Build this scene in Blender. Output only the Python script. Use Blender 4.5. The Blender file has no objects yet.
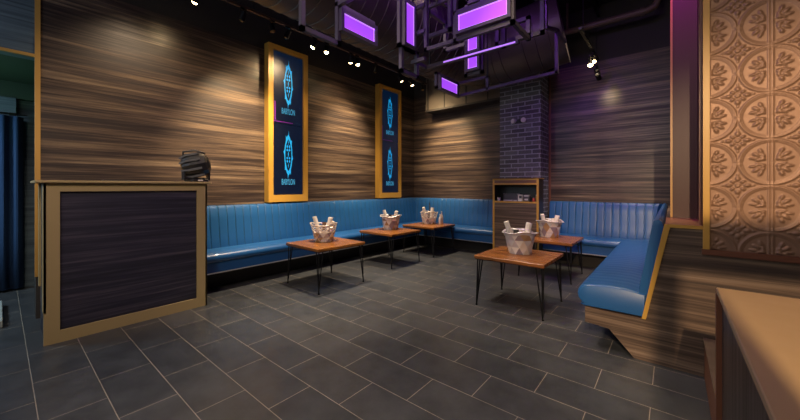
import bpy, math, random
from mathutils import Vector, Matrix
import numpy as np
random.seed(7)
PI = math.pi
col = bpy.context.scene.collection
sc = bpy.context.scene

# ------------------------------------------------------------------ materials
def newmat(name):
    m = bpy.data.materials.new(name); m.use_nodes = True
    nt = m.node_tree
    return m, nt, nt.nodes['Principled BSDF']

def flat(name, c, rough=.5, metal=0, bump=0, bscale=60, coat=0):
    m, nt, b = newmat(name)
    b.inputs['Base Color'].default_value = (*c, 1)
    b.inputs['Roughness'].default_value = rough
    b.inputs['Metallic'].default_value = metal
    b.inputs['Coat Weight'].default_value = coat
    tc = nt.nodes.new('ShaderNodeTexCoord')
    n = nt.nodes.new('ShaderNodeTexNoise'); n.inputs['Scale'].default_value = bscale
    nt.links.new(tc.outputs['Object'], n.inputs['Vector'])
    mr = nt.nodes.new('ShaderNodeMapRange')
    mr.inputs['To Min'].default_value = max(0, rough-.06); mr.inputs['To Max'].default_value = min(1, rough+.06)
    nt.links.new(n.outputs['Fac'], mr.inputs['Value']); nt.links.new(mr.outputs['Result'], b.inputs['Roughness'])
    if bump:
        bp = nt.nodes.new('ShaderNodeBump'); bp.inputs['Strength'].default_value = bump; bp.inputs['Distance'].default_value = .002
        nt.links.new(n.outputs['Fac'], bp.inputs['Height']); nt.links.new(bp.outputs['Normal'], b.inputs['Normal'])
    return m

def emis(name, c, s):
    m, nt, b = newmat(name)
    b.inputs['Base Color'].default_value = (*[min(1, x) for x in c], 1)
    b.inputs['Emission Color'].default_value = (*c, 1)
    b.inputs['Emission Strength'].default_value = s
    return m

def ramp(nt, stops):
    r = nt.nodes.new('ShaderNodeValToRGB')
    e = r.color_ramp.elements
    e[0].position = stops[0][0]; e[0].color = (*stops[0][1], 1)
    e[1].position = stops[-1][0]; e[1].color = (*stops[-1][1], 1)
    for p, c in stops[1:-1]:
        x = e.new(p); x.color = (*c, 1)
    return r

def grain(name, stops, rough=(.28, .5), scale=(.30, .30, 13), fine=5, seams=True):
    """laminate boards with horizontal streaked grain"""
    m, nt, b = newmat(name)
    tc = nt.nodes.new('ShaderNodeTexCoord')
    mp = nt.nodes.new('ShaderNodeMapping'); mp.inputs['Scale'].default_value = scale
    nt.links.new(tc.outputs['Object'], mp.inputs['Vector'])
    n1 = nt.nodes.new('ShaderNodeTexNoise'); n1.inputs['Scale'].default_value = 1; n1.inputs['Detail'].default_value = 9
    n1.inputs['Roughness'].default_value = .72; n1.inputs['Distortion'].default_value = .15
    nt.links.new(mp.outputs[0], n1.inputs['Vector'])
    mp2 = nt.nodes.new('ShaderNodeMapping'); mp2.inputs['Scale'].default_value = tuple(s*fine for s in scale)
    nt.links.new(tc.outputs['Object'], mp2.inputs['Vector'])
    n2 = nt.nodes.new('ShaderNodeTexNoise'); n2.inputs['Scale'].default_value = 1; n2.inputs['Detail'].default_value = 5
    nt.links.new(mp2.outputs[0], n2.inputs['Vector'])
    mx = nt.nodes.new('ShaderNodeMath'); mx.operation = 'MULTIPLY_ADD'; mx.inputs[1].default_value = .34
    nt.links.new(n2.outputs['Fac'], mx.inputs[0])
    sb = nt.nodes.new('ShaderNodeMath'); sb.operation = 'SUBTRACT'; sb.inputs[1].default_value = .17
    nt.links.new(n1.outputs['Fac'], sb.inputs[0]); nt.links.new(sb.outputs[0], mx.inputs[2])
    r = ramp(nt, stops)
    nt.links.new(mx.outputs[0], r.inputs['Fac'])
    nt.links.new(r.outputs['Color'], b.inputs['Base Color'])
    mr = nt.nodes.new('ShaderNodeMapRange'); mr.inputs['From Min'].default_value = .35; mr.inputs['From Max'].default_value = .65
    mr.inputs['To Min'].default_value = rough[1]; mr.inputs['To Max'].default_value = rough[0]
    nt.links.new(mx.outputs[0], mr.inputs['Value']); nt.links.new(mr.outputs['Result'], b.inputs['Roughness'])
    bp = nt.nodes.new('ShaderNodeBump'); bp.inputs['Strength'].default_value = .35; bp.inputs['Distance'].default_value = .004
    nt.links.new(mx.outputs[0], bp.inputs['Height']); nt.links.new(bp.outputs['Normal'], b.inputs['Normal'])
    return m

def floor_mat():
    m, nt, b = newmat('slate_tile')
    tc = nt.nodes.new('ShaderNodeTexCoord')
    mp = nt.nodes.new('ShaderNodeMapping'); mp.inputs['Location'].default_value = (.7125, -.1456, 0)
    nt.links.new(tc.outputs['Object'], mp.inputs['Vector'])
    br = nt.nodes.new('ShaderNodeTexBrick')
    br.inputs['Scale'].default_value = 1; br.inputs['Brick Width'].default_value = .608; br.inputs['Row Height'].default_value = .3044
    br.inputs['Mortar Size'].default_value = .0023; br.inputs['Mortar Smooth'].default_value = .1; br.inputs['Bias'].default_value = 0
    br.offset = .5; br.offset_frequency = 2
    br.inputs['Color1'].default_value = (.038, .042, .048, 1); br.inputs['Color2'].default_value = (.056, .059, .063, 1)
    br.inputs['Mortar'].default_value = (.29, .25, .20, 1)
    nt.links.new(mp.outputs[0], br.inputs['Vector'])
    n = nt.nodes.new('ShaderNodeTexNoise'); n.inputs['Scale'].default_value = 5; n.inputs['Detail'].default_value = 8; n.inputs['Roughness'].default_value = .65
    nt.links.new(tc.outputs['Object'], n.inputs['Vector'])
    r = ramp(nt, [(.3, (.72, .72, .72)), (.7, (1.3, 1.3, 1.28))])
    nt.links.new(n.outputs['Fac'], r.inputs['Fac'])
    mul = nt.nodes.new('ShaderNodeMix'); mul.data_type = 'RGBA'; mul.blend_type = 'MULTIPLY'; mul.inputs['Factor'].default_value = 1
    nt.links.new(br.outputs['Color'], mul.inputs['A']); nt.links.new(r.outputs['Color'], mul.inputs['B'])
    nt.links.new(mul.outputs['Result'], b.inputs['Base Color'])
    mr = nt.nodes.new('ShaderNodeMapRange'); mr.inputs['To Min'].default_value = .24; mr.inputs['To Max'].default_value = .42
    nt.links.new(n.outputs['Fac'], mr.inputs['Value'])
    nt.links.new(mr.outputs['Result'], b.inputs['Roughness'])
    mh = nt.nodes.new('ShaderNodeMath'); mh.operation = 'MULTIPLY_ADD'; mh.inputs[1].default_value = -.8
    nt.links.new(br.outputs['Fac'], mh.inputs[0])
    m3 = nt.nodes.new('ShaderNodeMath'); m3.operation = 'MULTIPLY'; m3.inputs[1].default_value = .18
    nt.links.new(n.outputs['Fac'], m3.inputs[0]); nt.links.new(m3.outputs[0], mh.inputs[2])
    bp = nt.nodes.new('ShaderNodeBump'); bp.inputs['Strength'].default_value = .35; bp.inputs['Distance'].default_value = .006
    nt.links.new(mh.outputs[0], bp.inputs['Height']); nt.links.new(bp.outputs['Normal'], b.inputs['Normal'])
    return m

def brick_mat():
    m, nt, b = newmat('grey_brick')
    tc = nt.nodes.new('ShaderNodeTexCoord')
    sp = nt.nodes.new('ShaderNodeSeparateXYZ'); nt.links.new(tc.outputs['Object'], sp.inputs[0])
    ad = nt.nodes.new('ShaderNodeMath'); ad.operation = 'ADD'
    nt.links.new(sp.outputs['X'], ad.inputs[0]); nt.links.new(sp.outputs['Y'], ad.inputs[1])
    cb = nt.nodes.new('ShaderNodeCombineXYZ'); nt.links.new(ad.outputs[0], cb.inputs['X']); nt.links.new(sp.outputs['Z'], cb.inputs['Y'])
    br = nt.nodes.new('ShaderNodeTexBrick')
    br.inputs['Scale'].default_value = 1; br.inputs['Brick Width'].default_value = .26; br.inputs['Row Height'].default_value = .083
    br.inputs['Mortar Size'].default_value = .009; br.inputs['Mortar Smooth'].default_value = .15; br.inputs['Bias'].default_value = -.2
    br.inputs['Color1'].default_value = (.07, .075, .09, 1); br.inputs['Color2'].default_value = (.15, .16, .18, 1)
    br.inputs['Mortar'].default_value = (.30, .33, .40, 1)
    nt.links.new(cb.outputs[0], br.inputs['Vector'])
    n = nt.nodes.new('ShaderNodeTexNoise'); n.inputs['Scale'].default_value = 40; n.inputs['Detail'].default_value = 6
    nt.links.new(tc.outputs['Object'], n.inputs['Vector'])
    mul = nt.nodes.new('ShaderNodeMix'); mul.data_type = 'RGBA'; mul.blend_type = 'OVERLAY'; mul.inputs['Factor'].default_value = .5
    nt.links.new(br.outputs['Color'], mul.inputs['A']); nt.links.new(n.outputs['Fac'], mul.inputs['B'])
    nt.links.new(mul.outputs['Result'], b.inputs['Base Color']); b.inputs['Roughness'].default_value = .8
    bp = nt.nodes.new('ShaderNodeBump'); bp.invert = True; bp.inputs['Strength'].default_value = .8; bp.inputs['Distance'].default_value = .01
    nt.links.new(br.outputs['Fac'], bp.inputs['Height']); nt.links.new(bp.outputs['Normal'], b.inputs['Normal'])
    return m

def duct_mat():
    m, nt, b = newmat('spiral_duct_metal')
    b.inputs['Base Color'].default_value = (.06, .048, .042, 1); b.inputs['Metallic'].default_value = .35; b.inputs['Roughness'].default_value = .42
    return m

def screen_mat():
    m, nt, b = newmat('display_screen')
    tc = nt.nodes.new('ShaderNodeTexCoord')
    v = nt.nodes.new('ShaderNodeTexVoronoi'); v.inputs['Scale'].default_value = 16
    nt.links.new(tc.outputs['Object'], v.inputs['Vector'])
    r = ramp(nt, [(0, (.02, .2, .4)), (.09, (.002, .016, .05)), (1, (.0005, .008, .035))])
    nt.links.new(v.outputs['Distance'], r.inputs['Fac'])
    nt.links.new(r.outputs['Color'], b.inputs['Emission Color']); b.inputs['Emission Strength'].default_value = .5
    b.inputs['Base Color'].default_value = (.001, .002, .006, 1); b.inputs['Roughness'].default_value = .38
    return m

M = {}
M['wood'] = grain('dark_streaked_laminate', [(.30, (.014, .010, .011)), (.42, (.028, .020, .020)), (.50, (.062, .044, .037)), (.58, (.13, .093, .068)), (.66, (.23, .17, .12)), (.76, (.36, .28, .20))], rough=(.24, .46))
M['wood_dark'] = grain('blue_black_streaked_laminate', [(.30, (.008, .008, .014)), (.48, (.02, .020, .034)), (.6, (.055, .048, .065)), (.75, (.13, .115, .13))], rough=(.4, .55))
M['wood_low'] = grain('brown_streaked_laminate', [(.30, (.03, .02, .015)), (.45, (.075, .048, .033)), (.58, (.17, .115, .078)), (.75, (.30, .22, .16))], rough=(.35, .5))
M['wood_blue'] = grain('blue_grey_streaked_laminate', [(.30, (.03, .05, .07)), (.5, (.08, .12, .15)), (.75, (.14, .2, .23))], rough=(.5, .6))
M['floor'] = floor_mat(); M['brick'] = brick_mat(); M['duct'] = duct_mat(); M['screen'] = screen_mat()
M['black'] = flat('black_ceiling_paint', (.012, .011, .012), .85, bump=.2)
M['blackwall'] = flat('black_wall_paint', (.030, .027, .026), .7, bump=.2)
M['gold'] = flat('gold_stained_trim', (.46, .26, .065), .42, bump=.2, bscale=120)
M['booth_trim'] = flat('tan_painted_trim', (.36, .27, .12), .5, bump=.1, bscale=140)
M['yellow'] = flat('yellow_gold_frame', (.54, .30, .05), .42, bump=.15, bscale=120)
M['vinyl'] = flat('blue_vinyl', (.012, .085, .25), .36, bump=.12, bscale=260, coat=.1)
M['seam'] = flat('seam_shade_vinyl', (.01, .06, .14), .45)  # shade of the channel grooves, put into a darker vinyl colour
M['metal_dark'] = flat('black_steel', (.03, .03, .032), .4, metal=.8)
M['steel'] = flat('pale_steel_edge', (.55, .55, .58), .35, metal=.8)
M['tube'] = flat('painted_grey_tube', (.06, .05, .075), .45)
M['glow'] = emis('violet_light_panel', (.36, .065, .84), 1.0)
M['glowedge'] = emis('violet_light_edge', (.62, .26, 1.0), 1.05)
M['ledstrip'] = emis('violet_led_strip', (.50, .22, .9), 1.0)
M['copper'] = flat('copper_pressed_tin', (.27, .155, .095), .50, metal=.3, bump=.05, bscale=30)
M['brownpaint'] = flat('red_brown_paint', (.055, .019, .010), .5, bump=.1)
M['sill'] = flat('orange_brown_sill', (.26, .11, .045), .4)
M['counter'] = flat('tan_counter_top', (.42, .29, .14), .5, bump=.15, bscale=14)
M['counter_side'] = grain('dark_counter_side', [(.3, (.02, .013, .011)), (.7, (.075, .05, .04))], rough=(.35, .45), scale=(16, 16, .6))
M['redwood'] = flat('reddish_brown_wood', (.16, .06, .03), .42)
M['tabletop'] = grain('amber_table_wood', [(.3, (.10, .034, .007)), (.5, (.26, .095, .018)), (.7, (.42, .18, .045))], rough=(.22, .34), scale=(1.2, 14, 14), fine=3)
M['tabletop_dark'] = grain('walnut_table_wood', [(.3, (.10, .032, .009)), (.5, (.24, .085, .02)), (.7, (.38, .15, .045))], rough=(.22, .34), scale=(1.2, 14, 14), fine=3)
M['tableedge'] = flat('dark_table_edge', (.06, .022, .01), .35)
M['curtain'] = flat('navy_curtain_cloth', (.006, .035, .10), .85, bump=.3, bscale=200)
M['green'] = flat('green_lit_soffit', (.02, .045, .025), .7)  # green light on the passage ceiling, put into the base colour
M['glass'] = flat('white_ceramic', (.7, .66, .6), .35)
M['wire'] = flat('champagne_wire', (.72, .62, .52), .35, metal=.4)
for k, c in dict(pearl=(.72, .66, .60), mauve=(.30, .24, .27), amber=(.42, .26, .13), silver=(.55, .52, .52)).items():
    M[k] = flat(k+'_bucket_facet', c, .38, metal=.25)
M['napkin'] = flat('white_napkin_paper', (.78, .70, .60), .8)
M['cork'] = flat('brown_cup', (.22, .12, .07), .5)
M['bottle'] = flat('frosted_bottle', (.55, .45, .38), .3)
M['plastic'] = flat('black_plastic', (.016, .016, .018), .38)
M['plastic2'] = flat('grey_black_plastic', (.07, .07, .075), .45)
M['lens'] = flat('amber_glass_lens', (.20, .12, .04), .12)
M['warmlens'] = emis('warm_lamp_lens', (1.0, .74, .36), 30)
M['mark'] = flat('white_print', (.65, .62, .6), .6)
M['red'] = flat('red_plastic', (.45, .05, .03), .4)
M['pipe'] = flat('brown_pipe', (.13, .09, .065), .5)
M['cyan'] = emis('cyan_screen_graphic', (.008, .25, .55), 1.0)
M['cyan2'] = emis('pale_cyan_lettering', (.03, .2, .36), 1.0)
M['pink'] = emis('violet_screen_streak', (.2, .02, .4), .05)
M['casing'] = flat('grey_brown_sheet_metal', (.13, .105, .08), .6)
M['concrete'] = flat('pale_grey_slab', (.30, .33, .32), .7)

# ------------------------------------------------------------------ mesh helpers
class MB:
    def __init__(s): s.v = []; s.f = []; s.m = []; s.mats = []
    def mi(s, mat):
        if mat not in s.mats: s.mats.append(mat)
        return s.mats.index(mat)
    def add(s, vs, fs, mat=None):
        o = len(s.v); s.v += [tuple(v) for v in vs]; s.f += [tuple(i+o for i in f) for f in fs]
        s.m += [s.mi(mat) if mat else 0]*len(fs)
    def box(s, x0, x1, y0, y1, z0, z1, mat=None, bev=0):
        if bev <= 0:
            v = [(x0,y0,z0),(x1,y0,z0),(x1,y1,z0),(x0,y1,z0),(x0,y0,z1),(x1,y0,z1),(x1,y1,z1),(x0,y1,z1)]
            s.add(v, [(0,3,2,1),(4,5,6,7),(0,1,5,4),(1,2,6,5),(2,3,7,6),(3,0,4,7)], mat)
        else:
            b = bev
            # chamfered box: three rings
            def ring(d, z): return [(x0+d,y0,z),(x1-d,y0,z),(x1,y0+d,z),(x1,y1-d,z),(x1-d,y1,z),(x0+d,y1,z),(x0,y1-d,z),(x0,y0+d,z)]
            def inset(z): return [(x0+b,y0+b,z),(x1-b,y0+b,z),(x1-b,y0+b,z),(x1-b,y1-b,z),(x1-b,y1-b,z),(x0+b,y1-b,z),(x0+b,y1-b,z),(x0+b,y0+b,z)]
            R = [inset(z0), ring(b, z0+b), ring(b, z1-b), inset(z1)]
            vs = [p for r in R for p in r]; fs = []
            for k in range(3):
                for i in range(8):
                    j = (i+1) % 8; fs.append((k*8+i, k*8+j, (k+1)*8+j, (k+1)*8+i))
            fs.append(tuple(range(7, -1, -1))); fs.append(tuple(24+i for i in range(8)))
            s.add(vs, fs, mat)
    def prism(s, poly, axis, a, b, mat=None):
        """poly of 2D points extruded along axis: 'y' poly=(x,z); 'x' poly=(y,z); 'z' poly=(x,y)"""
        n = len(poly)
        def P(p, t): return {'y': (p[0], t, p[1]), 'x': (t, p[0], p[1]), 'z': (p[0], p[1], t)}[axis]
        vs = [P(p, a) for p in poly]+[P(p, b) for p in poly]
        fs = [tuple(range(n)), tuple(range(2*n-1, n-1, -1))]+[(i, i+n, (i+1) % n+n, (i+1) % n) for i in range(n)]
        s.add(vs, fs, mat)
    def tube(s, pts, r, n=8, mat=None, caps=True):
        pts = [Vector(p) for p in pts]; rs = r if isinstance(r, (list, tuple)) else [r]*len(pts)
        vs = []; up = None
        for i, p in enumerate(pts):
            d = (pts[min(i+1, len(pts)-1)]-pts[max(i-1, 0)]).normalized()
            if up is None: up = Vector((0,0,1)) if abs(d.z) < .9 else Vector((1,0,0))
            a = d.cross(up).normalized(); c = a.cross(d).normalized(); up = c
            for k in range(n):
                t = 2*PI*k/n; vs.append(p+(a*math.cos(t)+c*math.sin(t))*rs[i])
        fs = [(i*n+k, i*n+(k+1) % n, (i+1)*n+(k+1) % n, (i+1)*n+k) for i in range(len(pts)-1) for k in range(n)]
        if caps: fs += [tuple(range(n-1, -1, -1)), tuple((len(pts)-1)*n+k for k in range(n))]
        s.add(vs, fs, mat)
    def lathe(s, prof, n=20, c=(0,0,0), mat=None, frame=None):
        vs = []
        for r, z in prof:
            for k in range(n):
                t = 2*PI*k/n; p = Vector((r*math.cos(t), r*math.sin(t), z))
                if frame: p = frame @ p
                vs.append(Vector(c)+p)
        fs = [(i*n+k, i*n+(k+1) % n, (i+1)*n+(k+1) % n, (i+1)*n+k) for i in range(len(prof)-1) for k in range(n)]
        if prof[0][0] > 1e-6: fs.append(tuple(range(n-1, -1, -1)))
        if prof[-1][0] > 1e-6: fs.append(tuple((len(prof)-1)*n+k for k in range(n)))
        s.add(vs, fs, mat)
    def bar(s, p, q, w, mat=None, h=None):
        """square section bar between two points"""
        p = Vector(p); q = Vector(q); d = (q-p).normalized(); h = h or w
        up = Vector((0,0,1)) if abs(d.z) < .9 else Vector((0,1,0))
        a = d.cross(up).normalized()*w/2; c = a.cross(d).normalized()*h/2
        vs = [e+x for e in (p-d*w/2, q+d*w/2) for x in (a+c, a-c, -a-c, -a+c)]
        s.add(vs, [(0,1,2,3),(7,6,5,4),(0,4,5,1),(1,5,6,2),(2,6,7,3),(3,7,4,0)], mat)
    def build(s, name, mat=None, parent=None, smooth=False, loc=None):
        me = bpy.data.meshes.new(name); me.from_pydata(s.v, [], s.f)
        ms = s.mats if s.mats and mat is None else [mat]
        for k in ms: me.materials.append(M[k] if isinstance(k, str) else k)
        if mat is None:
            for p, i in zip(me.polygons, s.m): p.material_index = i
        import bmesh
        b = bmesh.new(); b.from_mesh(me); bmesh.ops.remove_doubles(b, verts=b.verts, dist=1e-6)
        bmesh.ops.recalc_face_normals(b, faces=b.faces); b.to_mesh(me); b.free()
        if smooth:
            me.polygons.foreach_set('use_smooth', [True]*len(me.polygons))
            me.set_sharp_from_angle(angle=math.radians(38))
        me.update()
        o = bpy.data.objects.new(name, me); col.objects.link(o)
        if parent: o.parent = parent
        if loc: o.location = loc
        return o

def tag(o, label=None, cat=None, group=None, kind=None):
    if label: o['label'] = label
    if cat: o['category'] = cat
    if group: o['group'] = group
    if kind: o['kind'] = kind
    return o
def empty(name, loc=(0,0,0), rz=0, rot=None):
    o = bpy.data.objects.new(name, None); col.objects.link(o); o.location = loc
    o.rotation_euler = rot if rot else (0, 0, rz); o.empty_display_size = .1
    return o
def copy_tree(o, parent=None):
    c = o.copy(); col.objects.link(c)
    if parent: c.parent = parent
    for ch in [x for x in bpy.data.objects if x.parent == o]: copy_tree(ch, c)
    return c
def box(name, mat, x0, x1, y0, y1, z0, z1, parent=None, bev=0):
    m = MB(); m.box(x0, x1, y0, y1, z0, z1, bev=bev); return m.build(name, mat, parent)
def struct(o, label=None):
    return tag(o, label, None, None, 'structure')

WX, WY, HP, HC = -5.12, 6.77, 3.61, 4.6      # left wall plane, back wall plane, panel height, ceiling

# ------------------------------------------------------------------ setting
struct(box('floor', 'floor', -8.2, 3.0, -3.0, WY+.2, -.1, 0), 'dark slate tile floor in running bond with pale grout')
struct(box('ceiling', 'black', -5.32, 3.0, -3.0, WY+.2, HC, HC+.1), 'black painted open ceiling')
m = MB(); m.box(WX-.2, WX, .24, WY+.2, 0, HC, 'blackwall'); 
m.box(WX-.001, WX+.012, .27, 3.52, 0, HP, 'wood'); m.box(WX-.001, WX+.012, 3.523, WY, 0, HP, 'wood')
m.box(WX-.2, WX, -3, .24, 2.74, HC, 'wood_blue')
struct(m.build('wall_left'), 'left wall clad in dark horizontally streaked wood laminate')
struct(box('trim_1', 'gold', WX-.012, WX+.02, .232, .272, .44, HC), 'thin orange gold vertical edge trim at left wall end')
struct(box('trim_2', 'gold', WX-.01, WX+.02, -3, .232, 2.725, 2.755), 'thin gold edge under blue header on far left')
m = MB(); m.box(WX-.2, 1.8, WY, WY+.2, 0, HC, 'blackwall')
m.box(WX+.012, -2.6, WY-.012, WY+.001, 0, HP, 'wood'); m.box(-1.9, 0, WY-.012, WY+.001, 0, HP, 'wood')
struct(m.build('wall_back'), 'back wall clad in dark streaked wood laminate under black paint')
m = MB(); m.box(-2.63, -1.85, 6.3, WY, 0, HC)
struct(m.build('trim_3', 'brick'), 'grey brick clad square column against the back wall')
struct(box('trim_4', 'redwood', -1.83, -1.80, WY-.03, WY, 0, HP), 'thin red brown vertical trim beside the brick column')
# annex beyond the left wall end
struct(box('wall_annex', 'wood_blue', -6.95, -6.85, -3, 2.0, 0, 2.78), 'blue grey wood wall behind the navy curtain')
struct(box('ceiling_annex', 'green', -6.95, WX-.2, -3, 2.0, 2.78, 2.86), 'dark green lit ceiling of the side passage')
struct(box('trim_5', 'green', -6.85, -6.80, -3, 2.0, 2.56, 2.78), 'dark green lit band above the curtain board')
# right hand walls
m = MB(); m.box(0, .4, 4.0, WY, 0, HC)
struct(m.build('wall_right', 'brownpaint'), 'smooth red brown painted pier right of the back seating')
m = MB(); m.box(.174, 1.8, 3.25, 4.0, .93, HC)
struct(m.build('wall_front', 'brownpaint'), 'red brown painted wall carrying the copper tin tiles')
m = MB(); m.prism([(-.235,0),(1.8,0),(1.8,.93),(.174,.93),(.174,1.075),(-.046,1.075),(-.158,.358),(-.19,.33)], 'y', 3.24, 4.0)
m.prism([(-.235,0),(0,0),(0,1.075),(-.046,1.075),(-.158,.358),(-.19,.33)], 'y', 4.0, WY)
struct(m.build('wall_half', 'wood_low'), 'brown streaked wood half wall with slanted end behind the right bench')
m = MB()
m.prism([(-.185,.335),(-.158,.335),(-.012,1.068),(.174,1.068),(.174,1.092),(-.046,1.092)], 'y', 3.225, 3.241)
struct(m.build('trim_6', 'yellow'), 'yellow gold edging strip along slanted end and top of the half wall')
struct(box('trim_7', 'sill', -.04, .174, 3.241, 4.0, 1.075, 1.088), 'orange brown ledge on top of the half wall')
struct(box('trim_8', 'yellow', .172, .207, 3.215, 3.25, .93, HC), 'yellow gold vertical strip on left edge of the copper tiles')
struct(box('trim_9', 'redwood', .165, 1.8, 3.215, 3.245, .89, .93), 'red brown rail under the copper tiles')
struct(box('trim_10', 'gold', -.012, .004, 3.985, 4.0, 1.09, HC), 'thin gold strip on left edge of the red brown pier')
struct(box('trim_11', 'redwood', .16, .174, 3.36, 3.5, 1.088, HC), 'dark brown vertical strip on side of the tile wall')

# copper pressed tin tiles: real relief
def copper():
    s = .3095; cx0, cz0 = .505, 2.16
    x0, x1, z0, z1 = .207, 1.35, .93, 4.1
    st = s/56; nx = int((x1-x0)/st)+1; nz = int((z1-z0)/st)+1
    X, Z = np.meshgrid(np.linspace(x0, x1, nx), np.linspace(z0, z1, nz))
    u = (X-cx0)/s; v = (Z-cz0)/s
    uc = u-np.round(u); vc = v-np.round(v)
    r = np.hypot(uc, vc)
    g = lambda d, w: np.exp(-(d/w)**2)
    h = 1.0*g(r-.478, .016)+.6*g(r-.44, .010)
    h = np.maximum(h, .8*g(np.abs(uc)-.028, .011)); h = h-.5*g(vc, .007)
    h -= .5*g(vc, .006)*(g(vc, .006) > .3)*(r < .5)*0
    def leaf(a, b, px, pz, ang, L, W):
        ca, sa = math.cos(ang), math.sin(ang)
        t = (a-px)*ca+(b-pz)*sa; w = -(a-px)*sa+(b-pz)*ca
        q = (t/L)**2+(w/(W*.8*(1.15-.4*t/L)))**2
        return np.clip(1-q, 0, 1)**.6*(1-.35*g(w, .006))
    au, av = np.abs(uc), np.abs(vc)
    L = np.zeros_like(h)
    for px, pz, ang, l, w in [(.215,.165,.68,.085,.042),(.255,.085,.10,.075,.034),(.155,.245,1.25,.065,.034),(.155,.055,.05,.07,.026),(.115,.15,1.2,.06,.028),(.12,.085,.65,.06,.03),(.20,.035,-.15,.035,.016)]:
        L = np.maximum(L, leaf(au, av, px, pz, ang, l, w))
    h = np.maximum(h, 1.15*L)
    # rosette between circles
    ur = (u-.5)-np.round(u-.5); vr = (v-.5)-np.round(v-.5)
    rr = np.hypot(ur, vr); th = np.arctan2(vr, ur)
    F = np.zeros_like(h)
    for k in range(8):
        a = k*PI/4; long = (k % 2 == 0)
        d = .15 if long else .115
        F = np.maximum(F, leaf(ur, vr, d*math.cos(a), d*math.sin(a), a, .065 if long else .05, .046 if long else .036))
    F = np.maximum(F, 1.1*g(rr-.028, .012)); F = np.maximum(F, .7*g(rr, .01))
    h = np.maximum(h, 1.1*F)
    for sx, sy in ((0, .245), (.245, 0)):
        F2 = np.maximum(leaf(np.abs(ur), np.abs(vr), sx, sy, 0 if sx else PI/2, .03, .016), 0)
        h = np.maximum(h, F2)
    Y = 3.25-.003-.0100*h
    vs = np.stack([X, Y, Z], -1).reshape(-1, 3)
    idx = np.arange(nx*nz).reshape(nz, nx)
    f = np.stack([idx[:-1,:-1], idx[:-1,1:], idx[1:,1:], idx[1:,:-1]], -1).reshape(-1, 4)
    me = bpy.data.meshes.new('tin_relief'); me.from_pydata(vs.tolist(), [], f.tolist()); me.materials.append(M['copper'])
    me.polygons.foreach_set('use_smooth', [True]*len(me.polygons)); me.update()
    o = bpy.data.objects.new('copper_tile_panel', me); col.objects.link(o)
    tag(o, 'embossed copper tin tiles with circles and leaf rosettes on the right wall', 'wall panel')
copper()

# ------------------------------------------------------------------ banquettes
CH = .116
def sweep(prof, s0f, s1f, mapf, bulge=None, name='seat', mat='vinyl', parent=None, step=.014, ch=CH):
    """closed profile (d,z,nd,nz,w) swept along s; w = how much the channel bulge applies"""
    n = len(prof); m = MB()
    L = max(s1f(p[0]) for p in prof)-min(s0f(p[0]) for p in prof)
    ns = max(2, int(L/(step if bulge else .3)))
    vs = []
    for i in range(ns+1):
        t = i/ns
        for (d, z, nd, nz, w) in prof:
            a, b = s0f(d), s1f(d); s = a+(b-a)*t
            k = 0
            if bulge and w:
                ph = ((s/ch) % 1.0)
                k = bulge*w*(1-abs(2*ph-1)**12)
            vs.append(mapf(d+nd*k, s, z+nz*k))
    fs = [(i*n+k, i*n+(k+1) % n, (i+1)*n+(k+1) % n, (i+1)*n+k) for i in range(ns) for k in range(n)]
    fs += [tuple(range(n-1, -1, -1)), tuple(ns*n+k for k in range(n))]
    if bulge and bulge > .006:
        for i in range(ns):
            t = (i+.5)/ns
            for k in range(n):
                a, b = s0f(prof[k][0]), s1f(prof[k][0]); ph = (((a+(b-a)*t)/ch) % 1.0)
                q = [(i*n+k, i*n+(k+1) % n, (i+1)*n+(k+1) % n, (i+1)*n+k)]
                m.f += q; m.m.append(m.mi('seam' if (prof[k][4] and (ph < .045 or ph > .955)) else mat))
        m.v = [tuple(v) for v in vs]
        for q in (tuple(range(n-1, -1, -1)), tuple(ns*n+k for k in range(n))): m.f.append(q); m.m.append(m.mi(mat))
        return m.build(name, None, parent, smooth=True)
    m.add(vs, fs)
    return m.build(name, mat, parent, smooth=True)
BACK = [(.045,.50,0,0,0),(.035,1.06,0,0,0),(.05,1.09,0,.3,.2),(.08,1.105,0,1,.5),(.115,1.095,.6,.6,.8),(.132,1.06,1,.1,1),(.15,.92,1,.1,1),(.168,.78,1,.1,1),(.186,.66,1,.1,1),(.205,.56,1,0,.9),(.215,.50,1,0,0)]
def seat_profile(D=.60):
    P = [(.10,.40,0,0,0),(.10,.515,0,0,0),(.20,.525,0,1,.2),(.32,.533,0,1,.3),(.44,.532,0,1,.3),(D-.09,.522,0,1,.3)]
    for k in range(7):
        a = PI/2-k*PI/6*.5*2*.5
        a = PI/2-(k+1)*PI/8
        P.append((D-.06+.062*math.cos(a), .458+.060*math.sin(a), 0, 0, 0))
    P.append((D-.07, .395, 0, 0, 0))
    return P
def bench(name, label, s0f, s1f, mapf, D=.60, kick=.27, ch=CH):
    root = empty(name, (0,0,0)); tag(root, label, 'banquette bench', 'blue channel tufted banquettes around the room')
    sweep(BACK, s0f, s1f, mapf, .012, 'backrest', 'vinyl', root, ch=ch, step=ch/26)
    sweep(seat_profile(D), s0f, s1f, mapf, .004, 'seat', 'vinyl', root, step=.02)
    F = [(.10,kick,0,0,0),(.10,.40,0,0,0),(D-.045,.40,0,0,0),(D-.045,kick,0,0,0)]
    sweep(F, s0f, s1f, mapf, None, 'front_panel', 'vinyl', root)
    T = [(D-.10,kick-.014,0,0,0),(D-.10,kick,0,0,0),(D-.035,kick,0,0,0),(D-.035,kick-.014,0,0,0)]
    sweep(T, s0f, s1f, mapf, None, 'edge_strip', 'steel', root)
    Bp = [(.05,0,0,0,0),(.05,kick-.014,0,0,0),(.34,kick-.014,0,0,0),(.26,0,0,0,0)]
    sweep(Bp, s0f, s1f, mapf, None, 'plinth', 'blackwall', root)
    return root
bl = bench('banquette_bench', 'long blue tufted vinyl bench under the two framed screens', lambda d: 1.60, lambda d: WY-.012-d, lambda d, s, z: (WX+.012+d, s, z))
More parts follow.
